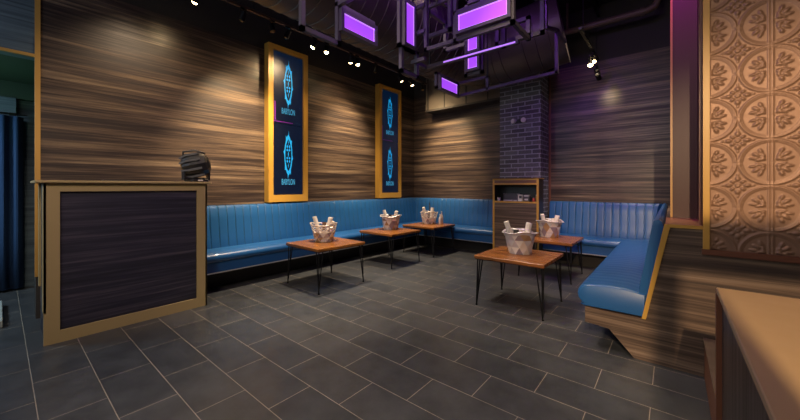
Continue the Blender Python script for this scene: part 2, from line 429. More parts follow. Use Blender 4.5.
bb = bench('banquette_bench', 'blue tufted vinyl bench on back wall left of the brick column', lambda d: WX+.012+d, lambda d: -2.66, lambda d, s, z: (s, WY-.012-d, z))
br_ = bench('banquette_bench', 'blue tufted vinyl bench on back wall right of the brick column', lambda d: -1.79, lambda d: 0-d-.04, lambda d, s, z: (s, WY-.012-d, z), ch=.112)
# right bench, its back leaning on the half wall
bR = empty('banquette_bench'); tag(bR, 'blue vinyl bench with open wooden end backing onto the half wall', 'banquette bench', 'blue channel tufted banquettes around the room')
mapR = lambda d, s, z: (-.04-d, s, z)
s0R = lambda d: 3.26; s1R = lambda d: WY-.012-d
BR = [(.122,.37,0,0,0),(.010,1.06,0,0,0),(.018,1.10,0,.3,.2),(.040,1.118,0,1,.5),(.066,1.105,.6,.6,.8),(.074,1.06,1,.1,1),(.096,.92,1,.1,1),(.118,.78,1,.1,1),(.138,.66,1,.1,1),(.156,.55,1,0,.9),(.170,.40,1,0,0)]
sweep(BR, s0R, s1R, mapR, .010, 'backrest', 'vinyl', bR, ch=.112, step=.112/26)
def roundseat():
    # seat cushion with rounded near end: scale the profile inward at the end
    P = []
    D = .60
    P += [(.12,.335),(.12,.525),(.25,.545),(.38,.545),(.50,.535)]
    for k in range(8):
        a = PI/2-k*PI/8; P.append((D-.075+.085*math.cos(a), .44+.092*math.sin(a)))
    P += [(D-.012,.345),(D-.04,.335)]
    m = MB(); n = len(P); vs = []
    rows = [(0,.965),(.004,.978),(.014,.99),(.03,.998),(.05,1)]
    L = WY-.012-3.25
    ts = [(3.25+a, b) for a, b in rows]
    y = 3.34
    while y < WY-.7: ts.append((y, 1)); y += .02
    ts.append((None, 1))
    cd, cz = .34, .42
    for y, k in ts:
        for d, z in P:
            yy = y if y is not None else WY-.012-d
            kk = k
            e = 0
            if y is not None and z > .49 and y > 3.3: e = .004*(1-abs(2*((y/CH) % 1)-1)**3)
            dd = cd+(d-cd)*(1-(1-kk)*1.2); zz = cz+(z-cz)*(1-(1-kk)*4)
            vs.append((-.04-dd, yy, zz+e))
    N = len(ts)
    fs = [(i*n+k, i*n+(k+1) % n, (i+1)*n+(k+1) % n, (i+1)*n+k) for i in range(N-1) for k in range(n)]
    fs += [tuple(range(n)), tuple((N-1)*n+k for k in range(n-1, -1, -1))]
    m.add(vs, fs); return m.build('seat', 'vinyl', bR, smooth=True)
roundseat()
m = MB(); m.prism([(-.165,.332),(-.584,.332),(-.584,.205),(-.406,.19),(-.235,.002),(-.19,.325)], 'y', 3.24, 3.30)
m.build('end_panel', 'wood_low', bR)
m = MB(); m.box(-.584, -.2, 3.30, WY-.62, .205, .332); m.build('front_panel', 'wood_low', bR)
m = MB(); m.prism([(-.24,0),(-.215,.2),(-.38,.2)], 'y', 3.31, WY-.3); m.build('plinth', 'blackwall', bR)

# ------------------------------------------------------------------ booth (left)
bo = empty('reception_booth', (-4.48, .88, 0)); tag(bo, 'tall dark booth counter with tan framed front at left of the room', 'counter')
bx = -4.48; by = .88
def L(p): return (p[0]-bx, p[1]-by)
m = MB(); m.box(-4.78-bx, -4.20-bx, .255-by, 1.52-by, 0, 1.41); m.build('body', 'wood_dark', bo)
m = MB()
fx0, fx1 = -4.20-bx, -4.178-bx
m.box(fx0, fx1, .24-by, .34-by, 0, 1.41); m.box(fx0, fx1, 1.432-by, 1.535-by, 0, 1.41)
m.box(fx0, fx1, .34-by, 1.432-by, 0, .105); m.box(fx0, fx1, .34-by, 1.432-by, 1.335, 1.41)
m.box(-4.30-bx, fx1, .238-by, .256-by, .28, 1.41); m.box(-4.78-bx, -4.70-bx, .240-by, .256-by, .42, 1.41)
m.box(-4.30-bx, fx1, 1.519-by, 1.536-by, 0, 1.41)
m.build('front_frame', 'booth_trim', bo)
m = MB(); m.box(-4.84-bx, -4.14-bx, .19-by, 1.575-by, 1.41, 1.434, bev=.005); m.build('top_board', 'booth_trim', bo)

# fixture on the booth
fx = empty('stage_light', (-4.46, 1.52, 1.434), rz=0.1); fx.scale = (1.12, 1.12, 1.12); tag(fx, 'black faceted stage light head resting on top of the booth', 'stage light')
m = MB(); m.box(-.10, .10, -.08, .08, 0, .035, bev=.008); m.build('base', 'plastic', fx)
m = MB(); m.box(-.03, .03, -.135, -.115, .02, .2, bev=.004); m.box(-.03, .03, .115, .135, .02, .2, bev=.004); m.box(-.03, .03, -.13, .13, .03, .05, bev=.004); m.build('yoke', 'plastic', fx)
hm = Matrix.Rotation(-2.15, 4, 'Z') @ Matrix.Rotation(math.radians(104), 4, 'Y')
hd = MB(); hd.lathe([(.06,-.13),(.105,-.10),(.125,-.03),(.125,.05),(.11,.11),(.085,.125)], 8, (0,0,.185), frame=hm.to_3x3())
h_ = hd.build('head', 'plastic', fx)
rb = MB()
for k in range(8):
    a = 2*PI*(k+.5)/8; F3 = hm.to_3x3(); P = lambda r, z: tuple(Vector((0,0,.185))+F3 @ Vector((r*math.cos(a), r*math.sin(a), z)))
    rb.bar(P(.125,-.05), P(.128,.06), .022); rb.bar(P(.128,.06), P(.105,.125), .018)
rb.build('ribs', 'plastic2', h_)
ln = MB(); ln.lathe([(.0,.14),(.05,.137),(.082,.126),(.082,.118)], 20, (0,0,.185), frame=hm.to_3x3()); ln.build('lens', 'lens', h_, smooth=True)
hn = MB(); hn.tube([(-.05,-.11,.24),(-.02,-.12,.32),(.06,-.04,.335),(.09,.05,.31)], .011, 6); hn.build('handle', 'plastic', fx, smooth=True)
mk = MB(); mk.box(.098, .101, -.03, .02, .012, .024); mk.build('label_plate', 'mark', fx)
tb = MB(); tb.box(-.06, .06, -.12, .12, 0, .012, bev=.003)
tb = tb.build('tablet', 'plastic', None, loc=(-4.42, .78, 1.434)); tag(tb, 'flat black tablet lying on top of the booth', 'tablet')

# ------------------------------------------------------------------ framed screens
def text_mesh(s, size, bold=0):
    cu = bpy.data.curves.new('t', 'FONT'); cu.body = s; cu.size = size; cu.align_x = 'CENTER'; cu.extrude = .001; cu.offset = bold
    o = bpy.data.objects.new('t', cu); col.objects.link(o)
    dg = bpy.context.evaluated_depsgraph_get(); me = bpy.data.meshes.new_from_object(o.evaluated_get(dg))
    bpy.data.objects.remove(o); return me
def framed_screen(y0, y1, z0, z1, label):
    yc = (y0+y1)/2
    root = empty('framed_display', (WX+.012, yc, z0)); tag(root, label, 'screen', 'gold framed screens on the left wall')
    w = (y1-y0)/2; H = z1-z0; d = .13; fw = .085
    m = MB(); m.box(0, d, -w, -w+fw, 0, H); m.box(0, d, w-fw, w, 0, H); m.box(0, d, -w+fw, w-fw, 0, fw+.03); m.box(0, d, -w+fw, w-fw, H-fw, H)
    m.build('frame', 'yellow', root)
    m = MB(); m.box(0, d-.045, -w+fw, w-fw, fw+.03, H-fw); m.build('backing', 'plastic', root)
    hh = (H-2*fw-.03)/2; iw = w-fw-.006
    for k in (0, 1):
        zb = fw+.03+k*hh+.004
        m = MB(); m.box(d-.045, d-.028, -iw, iw, zb, zb+hh-.010); ds = m.build('display', 'screen', root)
        cz = zb+hh*.56; X = d-.0265
        em = MB()
        # pointed oval mask motif with rays
        R, W_ = hh*.29, iw*.27
        N = 24
        def oval(t, sc): # t 0..1 round
            a = 2*PI*t; return (W_*sc*math.sin(a)*abs(math.sin(a))**.35, R*sc*math.cos(a))
        out = [oval(i/N, 1) for i in range(N)]; inn = [oval(i/N, .78) for i in range(N)]
        for i in range(N):
            a, b, c, e = out[i], out[(i+1) % N], inn[(i+1) % N], inn[i]
            em.add([(X, a[0], cz+a[1]), (X, b[0], cz+b[1]), (X, c[0], cz+c[1]), (X, e[0], cz+e[1])], [(0,1,2,3)])
            if i % 3 == 0:
                q = oval((i+.5)/N, 1.22)
                em.add([(X, a[0], cz+a[1]), (X, q[0], cz+q[1]), (X, b[0], cz+b[1])], [(0,1,2)])
        for zz, ww, h2 in [(.62,.10,.14),(.42,.24,.10),(.25,.34,.07),(.05,.16,.16),(-.14,.30,.06),(-.30,.22,.09),(-.50,.10,.14)]:
            for sgn in ((-1, 1) if ww > .2 else (0,)):
                o = sgn*W_*.28
                em.add([(X, o-W_*ww*.8, cz+R*zz), (X, o, cz+R*(zz+h2)), (X, o+W_*ww*.8, cz+R*zz), (X, o, cz+R*(zz-h2))], [(0,1,2,3)])
        em.build('emblem', 'cyan', ds)
        tm = text_mesh('BABYLON', hh*.115, .001)
        # text lies in XY facing +Z; turn it to face +X reading along +Y
        R3 = Matrix(((0,0,1,0),(1,0,0,0),(0,1,0,0),(0,0,0,1)))
        tm.transform(R3); tm.materials.clear(); tm.materials.append(M['cyan2'])
        to = bpy.data.objects.new('lettering', tm); col.objects.link(to); to.parent = ds; to.location = (X, 0, zb+hh*.14)
        sx = (2*iw*.44)/max(1e-6, to.dimensions.y); to.scale = (1, sx, 1.0)
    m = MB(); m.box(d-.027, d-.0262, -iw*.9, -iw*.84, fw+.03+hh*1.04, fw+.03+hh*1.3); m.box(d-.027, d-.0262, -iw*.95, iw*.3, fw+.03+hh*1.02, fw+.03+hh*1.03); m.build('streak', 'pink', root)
framed_screen(2.735, 3.475, 1.13, 3.70, 'tall gold framed double screen nearest the booth with blue BABYLON emblems')
framed_screen(5.33, 6.09, 1.13, 3.66, 'tall gold framed double screen near the room corner with blue BABYLON emblems')

# ------------------------------------------------------------------ tables
def make_table(S, topm):
    root = empty('cocktail_table')
    m = MB(); m.box(-S/2, S/2, -S/2, S/2, .543, .58, bev=.004); m.build('tabletop', topm, root)
    m = MB(); m.box(-S/2+.01, S/2-.01, -S/2+.01, S/2-.01, .534, .5435); m.build('apron', 'tableedge', root)
    for sx in (-1, 1):
        for sy in (-1, 1):
            g = MB(); a, b = sx*(S/2-.03), sy*(S/2-.03)
            ft = (sx*(S/2-.02), sy*(S/2-.02), .008)
            tops = [(a, b), (a-sx*.06, b), (a, b-sy*.06)]
            for q in tops:
                g.tube([(q[0], q[1], .534), (ft[0]*.985+q[0]*.015, ft[1]*.985+q[1]*.015, .02), (ft[0], ft[1], .006)], .0075, 6)
            g.prism([(a+sx*.01, b+sy*.01), (a-sx*.095, b+sy*.01), (a-sx*.095, b-sy*.02), (a-sx*.02, b-sy*.095), (a+sx*.01, b-sy*.095)], 'z', .529, .534)
            g.lathe([(.011,0),(.013,.006),(.011,.014)], 8, (ft[0], ft[1], 0))
            g.build('hairpin_leg', 'metal_dark', root, smooth=True)
    return root
G = 'square hairpin legged wooden tables'
t0 = make_table(.80, 'tabletop')
TT = [((-3.85, 2.99), -.04, 'square amber wood table with hairpin legs nearest the booth', 'square'),
      ((-4.00, 4.57), -.02, 'square amber wood table in the middle of the left bench', ''),
      ((-3.98, 5.79), -.02, 'square amber wood table in the corner of the two benches', ''),
      ((-1.395, 3.92), 0, 'square walnut table with hairpin legs in front, beside the open bench end', ''),
      ((-1.47, 5.50), 0, 'square walnut table behind the front right table, before the cabinet', '')]
for i, ((x, y), rz, lab, _) in enumerate(TT):
    if i == 3: t0 = make_table(.78, 'tabletop_dark'); o = t0
    else: o = t0 if i == 0 else copy_tree(t0)
    o.location = (x, y, 0); o.rotation_euler = (0,0,rz); tag(o, lab, 'table', G)

# ------------------------------------------------------------------ buckets
def facet_bucket(label, loc, rz, R0=.14, R1=.185, H=.27, wire=False, seed=0):
    rnd = random.Random(seed)
    root = empty('ice_bucket', loc, rz); tag(root, label, 'bucket', 'faceted champagne buckets on the tables')
    n = 10; m = MB(); levels = 3 if not wire else 2
    Hb = H if not wire else H*.52
    Rr = lambda z: R0+(R1-R0)*(z/H)
    pal = ['pearl', 'mauve', 'silver', 'amber', 'pearl', 'silver']
    for lv in range(levels):
        za, zb = Hb*lv/levels, Hb*(lv+1)/levels
        oa, ob = (0, .5) if lv % 2 == 0 else (.5, 0)
        A = [(Rr(za)*math.cos(2*PI*(k+oa)/n), Rr(za)*math.sin(2*PI*(k+oa)/n), za) for k in range(n)]
        B = [(Rr(zb)*math.cos(2*PI*(k+ob)/n), Rr(zb)*math.sin(2*PI*(k+ob)/n), zb) for k in range(n)]
        for k in range(n):
            k2 = (k+1) % n
            if lv % 2 == 0:
                m.add([A[k], A[k2], B[k]], [(0,1,2)], rnd.choice(pal)); m.add([B[k], A[k2], B[k2]], [(0,1,2)], rnd.choice(pal))
            else:
                m.add([A[k], A[k2], B[k2]], [(0,1,2)], rnd.choice(pal)); m.add([A[k], B[k2], B[k]], [(0,1,2)], rnd.choice(pal))
    base = [(Rr(0)*math.cos(2*PI*k/n), Rr(0)*math.sin(2*PI*k/n), 0.001) for k in range(n)]
    m.add(base, [tuple(range(n))], 'silver')
    # inner floor so the bucket is a closed vessel
    m.add([(x*.97, y*.97, .02) for x, y, _ in base], [tuple(range(n))], 'mauve')
    body = m.build('body', None, root)
    if wire:
        w = MB()
        for k in range(11):
            a0 = 2*PI*k/11
            for sgn in (-1, 1):
                pts = []
                for q in range(6):
                    z = Hb+(H-Hb)*q/5; a = a0+sgn*q*PI/11*1.0; r = Rr(z)*(1.0+.05*q/5)
                    pts.append((r*math.cos(a), r*math.sin(a), z))
                w.tube(pts, .0055, 5)
        w.build('wire_band', 'wire', root, smooth=True)
        t = MB()
        for k in range(n):
            a = 2*PI*k/n; t.tube([(R0*math.cos(a), R0*math.sin(a), .004), (Rr(Hb/2)*math.cos(a+PI/n), Rr(Hb/2)*math.sin(a+PI/n), Hb/2), (Rr(Hb)*math.cos(a+2*PI/n), Rr(Hb)*math.sin(a+2*PI/n), Hb)], .004, 5)
            t.tube([(R0*math.cos(a), R0*math.sin(a), .004), (Rr(Hb/2)*math.cos(a-PI/n), Rr(Hb/2)*math.sin(a-PI/n), Hb/2), (Rr(Hb)*math.cos(a-2*PI/n), Rr(Hb)*math.sin(a-2*PI/n), Hb)], .004, 5)
        t.build('wire_ribs', 'wire', root, smooth=True)
    # wavy flared rim
    rim = MB(); N = 40; pts = []
    vs = []
    for j, (dr, dz) in enumerate(([(0,-.03),(.006,0),(.02,.012),(.03,.004)] if not wire else [(0,-.012),(.006,0),(.014,.006),(.018,.001)])):
        for k in range(N):
            a = 2*PI*k/N; wv = .014*math.sin(2*a+seed)+.006*math.sin(5*a+seed*2)
            r = R1+dr+ (.006*math.sin(7*a) if j > 1 else 0); vs.append((r*math.cos(a), r*math.sin(a), H+dz+wv))
    fs = [(j*N+k, j*N+(k+1) % N, (j+1)*N+(k+1) % N, (j+1)*N+k) for j in range(3) for k in range(N)]
    rim.add(vs, fs); rim.build('rim', 'wire' if wire else 'silver', root, smooth=True)
    return root
def roll(name, label, cat, loc, tilt, az, Lr=.30, r=.028, mat='napkin', group='white napkin rolls and cups standing in the buckets'):
    m = MB()
    m.lathe([(r*.2,0),(r*.96,.0),(r,.01),(r*1.02,Lr*.5),(r*1.08,Lr-.012),(r*1.02,Lr),(r*.7,Lr-.004),(r*.25,Lr-.02)], 12)
    m.add([(0,0,Lr-.02)], [])
    o = m.build(name, mat, None, smooth=True)
    o.rotation_euler = (0, tilt, az); o.location = loc; tag(o, label, cat, group)
    return o
def cup(label, loc, tilt, az, mat='plastic2', r=.032, h=.12):
    m = MB(); m.lathe([(r*.75,0),(r,h*.95),(r*1.06,h),(r*.92,h*.98),(r*.7,.012)], 14)
    o = m.build('tumbler', mat, None, smooth=True); o.rotation_euler = (0, tilt, az); o.location = loc
    tag(o, label, 'cup'); return o
TZ = .5805
BK = [((-3.97, 3.05), .2, 'wire topped faceted bucket on the table nearest the booth', True, 1),
      ((-4.10, 4.70), .5, 'pale faceted bucket on the middle table of left bench', False, 2),
      ((-4.07, 5.93), .1, 'small wire topped bucket on the corner table', True, 3),
      ((-1.42, 4.00), .3, 'large faceted silver bucket on the front right table', False, 4),
      ((-1.52, 5.62), .0, 'faceted bucket on the table before the cabinet', False, 5)]
where = ['nearest the booth', 'on middle left table', 'on corner table', 'on front right table', 'before the cabinet']
for i, ((x, y), rz, lab, wr, sd) in enumerate(BK):
    facet_bucket(lab, (x, y, TZ), rz, R0=.135, R1=.18, H=.25, wire=wr, seed=sd)
    w = where[i]
    Rv = Vector((.772,.636,0)); Fv = Vector((-.636,.772,0)); c0 = Vector((x, y, TZ+.03)); big = (i == 3)
    P = lambda r, f, z=0: tuple(c0+Rv*r+Fv*f+Vector((0,0,z)))
    roll('napkin_roll', 'white napkin roll leaning left in the bucket '+w, 'napkin', P(-.045,-.01), .27 if not big else .34, PI+.69+[.2,-.4,.5,0,.3][i], .37 if big else .34, .028)
    roll('napkin_roll', 'white napkin roll leaning right in the bucket '+w, 'napkin', P(.04,-.02), [.2,.24,.12,.2,.24][i], .69+[.3,-.3,.4,0,-.2][i], .34 if big else .32, .033)
    if i not in (2, 3): roll('napkin_roll', 'short white napkin roll low at the right of bucket '+w, 'napkin', P(.04,.075), .30, .69, .26, .034)
    if i != 2: cup('dark tumbler between the napkin rolls in the bucket '+w, P(-.02,.07,.12), .12, 2.0, 'plastic2' if i % 2 else 'cork')
def bottle(label, loc, h=.24, mat='bottle', r=.032):
    root = empty('bottle', loc); tag(root, label, 'bottle', 'bottles on the corner table')
    m = MB(); m.lathe([(r*.9,0),(r,.008),(r,h*.55),(r*.8,h*.66),(r*.38,h*.76),(r*.36,h*.93)], 16); m.build('body', mat, root, smooth=True)
    m = MB(); m.lathe([(r*.46,h*.92),(r*.46,h),(0,h)], 12); m.build('cap', 'mark', root)
bottle('frosted bottle standing right of the corner table bucket', (-3.83, 6.06, TZ), .27)
bottle('smaller frosted bottle standing just in front of the other on corner table', (-3.80, 5.95, TZ), .22, 'pearl')
bt = MB(); bt.lathe([(.03,0),(.032,.18),(.012,.25),(.012,.40),(.015,.41),(0,.41)], 14)
bt = bt.build('bottle', 'plastic2', None, smooth=True, loc=(-4.10, 5.99, TZ+.04)); tag(bt, 'tall dark bottle standing up out of the corner table bucket', 'bottle')

# ------------------------------------------------------------------ cabinet in front of the column
cb = empty('service_cabinet', (-2.21, 6.1, 0)); tag(cb, 'gold edged wood cabinet with open top shelf before the brick column', 'cabinet')
x0, x1, y0, y1, H = -.42, .42, -.14, .18, 1.53
m = MB(); m.box(x0+.012, x0+.03, y0+.012, y1, 0, H-.02); m.box(x1-.03, x1-.012, y0+.012, y1, 0, H-.02); m.box(x0+.03, x1-.03, y1-.02, y1, 0, H-.02); m.box(x0+.03, x1-.03, y0+.02, y1-.02, 1.09, 1.115); m.box(x0+.012, x1-.012, y0+.012, y1, H-.03, H-.012)
m.build('carcass', 'plastic', cb)
m = MB(); m.box(x0, x0+.035, y0, y0+.02, 0, H); m.box(x1-.035, x1, y0, y0+.02, 0, H); m.box(x0+.035, x1-.035, y0, y0+.02, H-.03, H); m.box(x0+.035, x1-.035, y0, y0+.02, H-.115, H-.085); m.box(x0+.035, x1-.035, y0, y0+.02, 1.085, 1.115)
m.box(x0, x1, y0, y1+.01, H-.012, H+.004)
m.build('gold_frame', 'yellow', cb)
m = MB(); m.box(x0+.035, x1-.035, y0+.004, y0+.018, H-.085, H-.03); m.build('top_rail', 'redwood', cb)
m = MB(); m.box(x0+.035, x1-.035, y0+.005, y0+.02, .0, 1.085); m.build('door', 'wood_low', cb)
sz = 1.1155
def item(name, label, cat, mat, loc, fn):
    m = MB(); fn(m); o = m.build(name, mat, None, smooth=True, loc=loc); tag(o, label, cat); return o
item('glass_box', 'grey clear box at back of the cabinet shelf', 'box', None, (-2.33, 6.12, sz), lambda m: (m.box(-.13,.13,-.06,.06,0,.02,'mark'), m.box(-.13,.13,-.06,-.055,.02,.13,'plastic2'), m.box(-.13,-.122,-.055,.06,.02,.14,'silver'), m.box(.122,.13,-.055,.06,.02,.14,'silver'), m.box(-.122,.122,.055,.06,.02,.14,'plastic2')))
item('card_holder', 'small pale card holder in middle of the cabinet shelf', 'box', None, (-2.15, 6.10, sz), lambda m: (m.box(-.04,.04,-.025,.025,0,.12,'pearl'), m.box(-.02,.03,-.026,-.024,.05,.1,'plastic2')))
item('cash_box', 'grey black box with white label on the cabinet shelf', 'box', None, (-2.02, 6.06, sz), lambda m: (m.box(-.055,.055,-.05,.05,0,.085,'plastic2', .004), m.box(-.03,.03,-.052,-.05,.02,.05,'mark'), m.box(-.045,.045,-.04,.04,.085,.115,'silver',.004)))
item('jar', 'small red jar at right end of the cabinet shelf', 'jar', None, (-1.90, 6.05, sz), lambda m: (m.lathe([(.025,0),(.027,.05),(.02,.062)], 12, mat='red'), m.lathe([(.022,.062),(.022,.08),(0,.08)], 12, mat='plastic2')))
item('jar', 'amber jar behind the red jar on the cabinet shelf', 'jar', None, (-1.87, 6.12, sz), lambda m: (m.lathe([(.022,0),(.024,.085),(.012,.1)], 12, mat='amber'), m.lathe([(.014,.1),(.014,.12),(0,.12)], 12, mat='mark')))
item('paper_cup', 'small white cup at left end of the cabinet shelf', 'cup', 'mark', (-2.535, 6.03, sz), lambda m: m.lathe([(.025,0),(.032,.06),(.028,.06),(.02,.01)], 12))
item('puck', 'tiny round puck on front of the cabinet shelf', 'puck', 'silver', (-2.28, 6.02, sz), lambda m: m.lathe([(.02,0),(.02,.022),(0,.026)], 12))

# emergency twin lamp on column
el = empty('emergency_light', (-2.24, 6.3, 2.63)); tag(el, 'small twin head emergency light on the brick column', 'light')
m = MB(); m.box(-.035, .035, -.05, 0, -.03, .03, bev=.006); m.build('housing', 'plastic', el)
for s in (-1, 1):
    fr = Matrix.Rotation(PI/2, 3, 'X') @ Matrix.Rotation(s*.35, 3, 'Y')
    m = MB(); m.lathe([(.02,0),(.045,.03),(.045,.07),(.04,.078),(0,.08)], 16, (s*.075, -.02, 0), frame=fr); m.build('lamp_head', 'mark', el, smooth=True)

# ------------------------------------------------------------------ foreground counter and platform
ct = empty('bar_counter', (.62, 1.2, 0)); tag(ct, 'tan topped counter with dark sides in the right foreground', 'counter')
m = MB(); m.box(.172-.62, .62, -.9, .855, 0, .895); m.build('side', 'counter_side', ct)
m = MB(); m.box(.155-.62, .62, -.9, .87, .895, .92, bev=.003); m.build('top', 'counter', ct)
m = MB(); m.box(.153-.62, .172-.62, .845, .872, 0, .894); m.build('corner_strip', 'redwood', ct)
pf = empty('raised_platform', (.5, 2.65, 0)); tag(pf, 'low brown wooden platform between the counter and half wall', 'platform')
m = MB(); m.box(.18-.5, .7, -.56, .58, 0, .27); m.build('base', 'redwood', pf)
m = MB(); m.box(.174-.5, .7, -.565, .585, .27, .288); m.build('top', 'wood_low', pf)

gt = empty('shadow_frame', (.8, -.6, 0)); tag(gt, 'added dark steel post and bar behind the camera that shade the half wall', 'frame')  # added out of view to cast the shadow band on the half wall
m = MB(); m.box(.29-.8, .345-.8, -.03, .03, 0, 2.55); m.build('post', 'metal_dark', gt)
m = MB(); m.box(.345-.8, 1.4, -.03, .03, 2.44, 2.55); m.build('shadow_bar', 'metal_dark', gt)

# ------------------------------------------------------------------ curtain and annex objects
m = MB(); vs = []; N = 150; ya, yb = -1.6, .20
for j, z in enumerate([.03, .8, 1.6, 2.31]):
    for i in range(N+1):
        y = ya+(yb-ya)*i/N; amp = .035*(1+.2*math.sin(j))
        vs.append((-6.72+amp*math.sin(y*48+.6*math.sin(y*9)+.1*j)+.012*math.sin(y*21), y, z))
m.add(vs, [(j*(N+1)+i, j*(N+1)+i+1, (j+1)*(N+1)+i+1, (j+1)*(N+1)+i) for j in range(3) for i in range(N)])
cu = m.build('curtain', 'curtain', None, smooth=True)
so = cu.modifiers.new('thick', 'SOLIDIFY'); so.thickness = .006
tag(cu, 'dark navy pleated curtain hanging at far left of the picture', 'curtain')
cr = empty('curtain_board', (-6.82, -.6, 2.36)); tag(cr, 'blue grey board that carries the navy curtain', 'board')
m = MB(); m.box(-.03, .06, -2.3, .74, 0, .2); m.build('board', 'wood_blue', cr)
m = MB(); m.box(.045, .065, .68, .74, -.09, 0); m.tube([(.08,-1.1,-.02),(.08,.84,-.02)], .008, 8); m.build('rail', 'metal_dark', cr)
sl = box('threshold_slab', 'concrete', -5.95, -5.05, -.35, .02, 0, .07, bev=.006); tag(sl, 'low pale grey slab on the floor at far left', 'slab')

# ------------------------------------------------------------------ ceiling services
def path_duct(pts, r, label, seam=.16):
    # resample path
    P = [Vector(p) for p in pts]; out = []
    for a, b in zip(P[:-1], P[1:]):
        n = max(1, int((b-a).length/seam))
        for i in range(n): out.append(a.lerp(b, i/n))
    out.append(P[-1])
    pp = []; rr = []
    for i, p in enumerate(out):
        q = out[min(i+1, len(out)-1)]
        d = (q-p) if i < len(out)-1 else (p-out[i-1])
        pp += [p, p+d*.10, p+d*.12, p+d*.16]; rr += [r, r, r+.009, r+.009]
        if i < len(out)-1: pp.append(p+d*.18); rr.append(r)
    root = empty('air_duct'); tag(root, label, 'duct')
    m = MB(); m.tube(pp, rr, 40); m.build('duct_tube', 'duct', root, smooth=True)
    for i in range(3, len(out), 14):
        m = MB(); p = out[i]; m.bar((p.x, p.y, p.z+r*.9), (p.x, p.y, HC), .02); m.build('hanger', 'metal_dark', root)
    return root
arc = []
for k in range(11):
    a = PI-k*PI/2/10; arc.append((-2.2+.85*math.cos(a), 4.7+.85*math.sin(a), 3.74))
path_duct([(-3.05, -1.5, 3.74), (-3.05, 4.5, 3.74)]+arc+[(-1.9, 5.55, 3.76), (-1.35, 5.62, 3.86)], .53, 'large round spiral duct curving below the ceiling along the left and back')
db = empty('box_duct', (-3.45, 6.6, 3.16)); tag(db, 'rectangular grey brown duct box on back wall above the corner bench', 'duct')
m = MB(); m.box(-1.06, 1.05, -.16, .155, .0, 1.1); m.build('casing', 'casing', db)
m = MB()
for x in (-1.0, -.55, 0, .5, 1.0): m.box(x-.01, x+.01, -.172, -.16, .02, 1.1)
m.box(-1.06, 1.05, -.172, .155, -.012, .03); m.build('flange', 'blackwall', db)
pp = empty('ceiling_pipe'); tag(pp, 'brown pipe with an elbow near the ceiling above the right bench', 'pipe')
m = MB(); m.tube([(-1.45,6.35,4.1),(-.30,6.35,4.1),(-.2,6.35,4.13),(-.16,6.35,4.22),(-.16,6.35,HC)], .05, 12); m.build('pipe_run', 'pipe', pp, smooth=True)
for x in (-1.2, -.38): m = MB(); m.tube([(x,6.35,4.1),(x+.05,6.35,4.1)], .061, 12); m.build('coupling', 'pipe', pp)
m = MB(); m.tube([(-1.42,6.35,4.12),(-1.42,6.35,HC)], .02, 8); m.build('hanger', 'pipe', pp)
for i, (a, b) in enumerate([((-2.6,4.4),(0,4.4)),((-2.6,5.2),(0,5.2)),((-1.0,3.2),(-1.0,WY-.05))]):
    m = MB(); p = (a[0], a[1], HC-.12); q = (b[0], b[1], HC-.12)
    m.bar((p[0],p[1],HC-.02), (q[0],q[1],HC-.02), .05); m.bar((p[0],p[1],HC-.2), (q[0],q[1],HC-.2), .04)
    n = 8
    for k in range(n):
        t0_, t1_ = k/n, (k+.5)/n; t2_ = (k+1)/n
        l = lambda t, z: (p[0]+(q[0]-p[0])*t, p[1]+(q[1]-p[1])*t, z)
        m.bar(l(t0_, HC-.02), l(t1_, HC-.2), .018); m.bar(l(t1_, HC-.2), l(t2_, HC-.02), .018)
    if i == 2: m.v = [(v[0], v[1], v[2]-0) for v in m.v]
    o = m.build('ceiling_truss', 'metal_dark'); tag(o, ['dark steel truss crossing the ceiling nearer the frames', 'dark steel truss crossing the ceiling nearer the back wall', 'dark steel truss running front to back above the right bench'][i], 'truss')
sf = box('ceiling_soffit', 'counter', -2.0, -.9, 2.2, 4.15, 4.15, HC-.001); struct(sf, 'small brown soffit on the ceiling at top centre'); sf.name = 'trim_12'

# ------------------------------------------------------------------ violet light frames
W = .038
def rect_bars(m, axis, c, a0, a1, z0, z1, w=W, top=True):
    P = (lambda a, z: (c, a, z)) if axis == 'x' else (lambda a, z: (a, c, z))
    m.bar(P(a0, z0), P(a1, z0), w); m.bar(P(a0, z0), P(a0, z1), w); m.bar(P(a1, z0), P(a1, z1), w)
    if top: m.bar(P(a0, z1), P(a1, z1), w)
def glow_panel(root, axis, c, a0, a1, z0, z1, name='light_panel'):
    m = MB(); e = .012
    P = (lambda x, y, z: (x, y, z))
    fr = MB(); t = .03
    if axis == 'x':
        m.box(c-.012, c+.012, a0, a1, z0, z1); o = m.build(name, 'glow', root)
        g = MB(); 
        for (p0, p1, q0, q1) in ((a0,a1,z0,z0+e),(a0,a1,z1-e,z1),(a0,a0+e,z0,z1),(a1-e,a1,z0,z1)): g.box(c-.013, c+.0135, p0, p1, q0, q1)
        g.build('bright_edge', 'glowedge', o)
        for (p0, p1, q0, q1) in ((a0-t,a1+t,z0-t,z0),(a0-t,a1+t,z1,z1+t),(a0-t,a0,z0,z1),(a1,a1+t,z0,z1)): fr.box(c-.025, c+.03, p0, p1, q0, q1)
    else:
        m.box(a0, a1, c-.012, c+.012, z0, z1); o = m.build(name, 'glow', root)
        g = MB()
        for (p0, p1, q0, q1) in ((a0,a1,z0,z0+e),(a0,a1,z1-e,z1),(a0,a0+e,z0,z1),(a1-e,a1,z0,z1)): g.box(p0, p1, c-.0135, c+.013, q0, q1)
        g.build('bright_edge', 'glowedge', o)
        for (p0, p1, q0, q1) in ((a0-t,a1+t,z0-t,z0),(a0-t,a1+t,z1,z1+t),(a0-t,a0,z0,z1),(a1,a1+t,z0,z1)): fr.box(p0, p1, c-.03, c+.025, q0, q1)
    fr.build('panel_rim', 'tube', root)
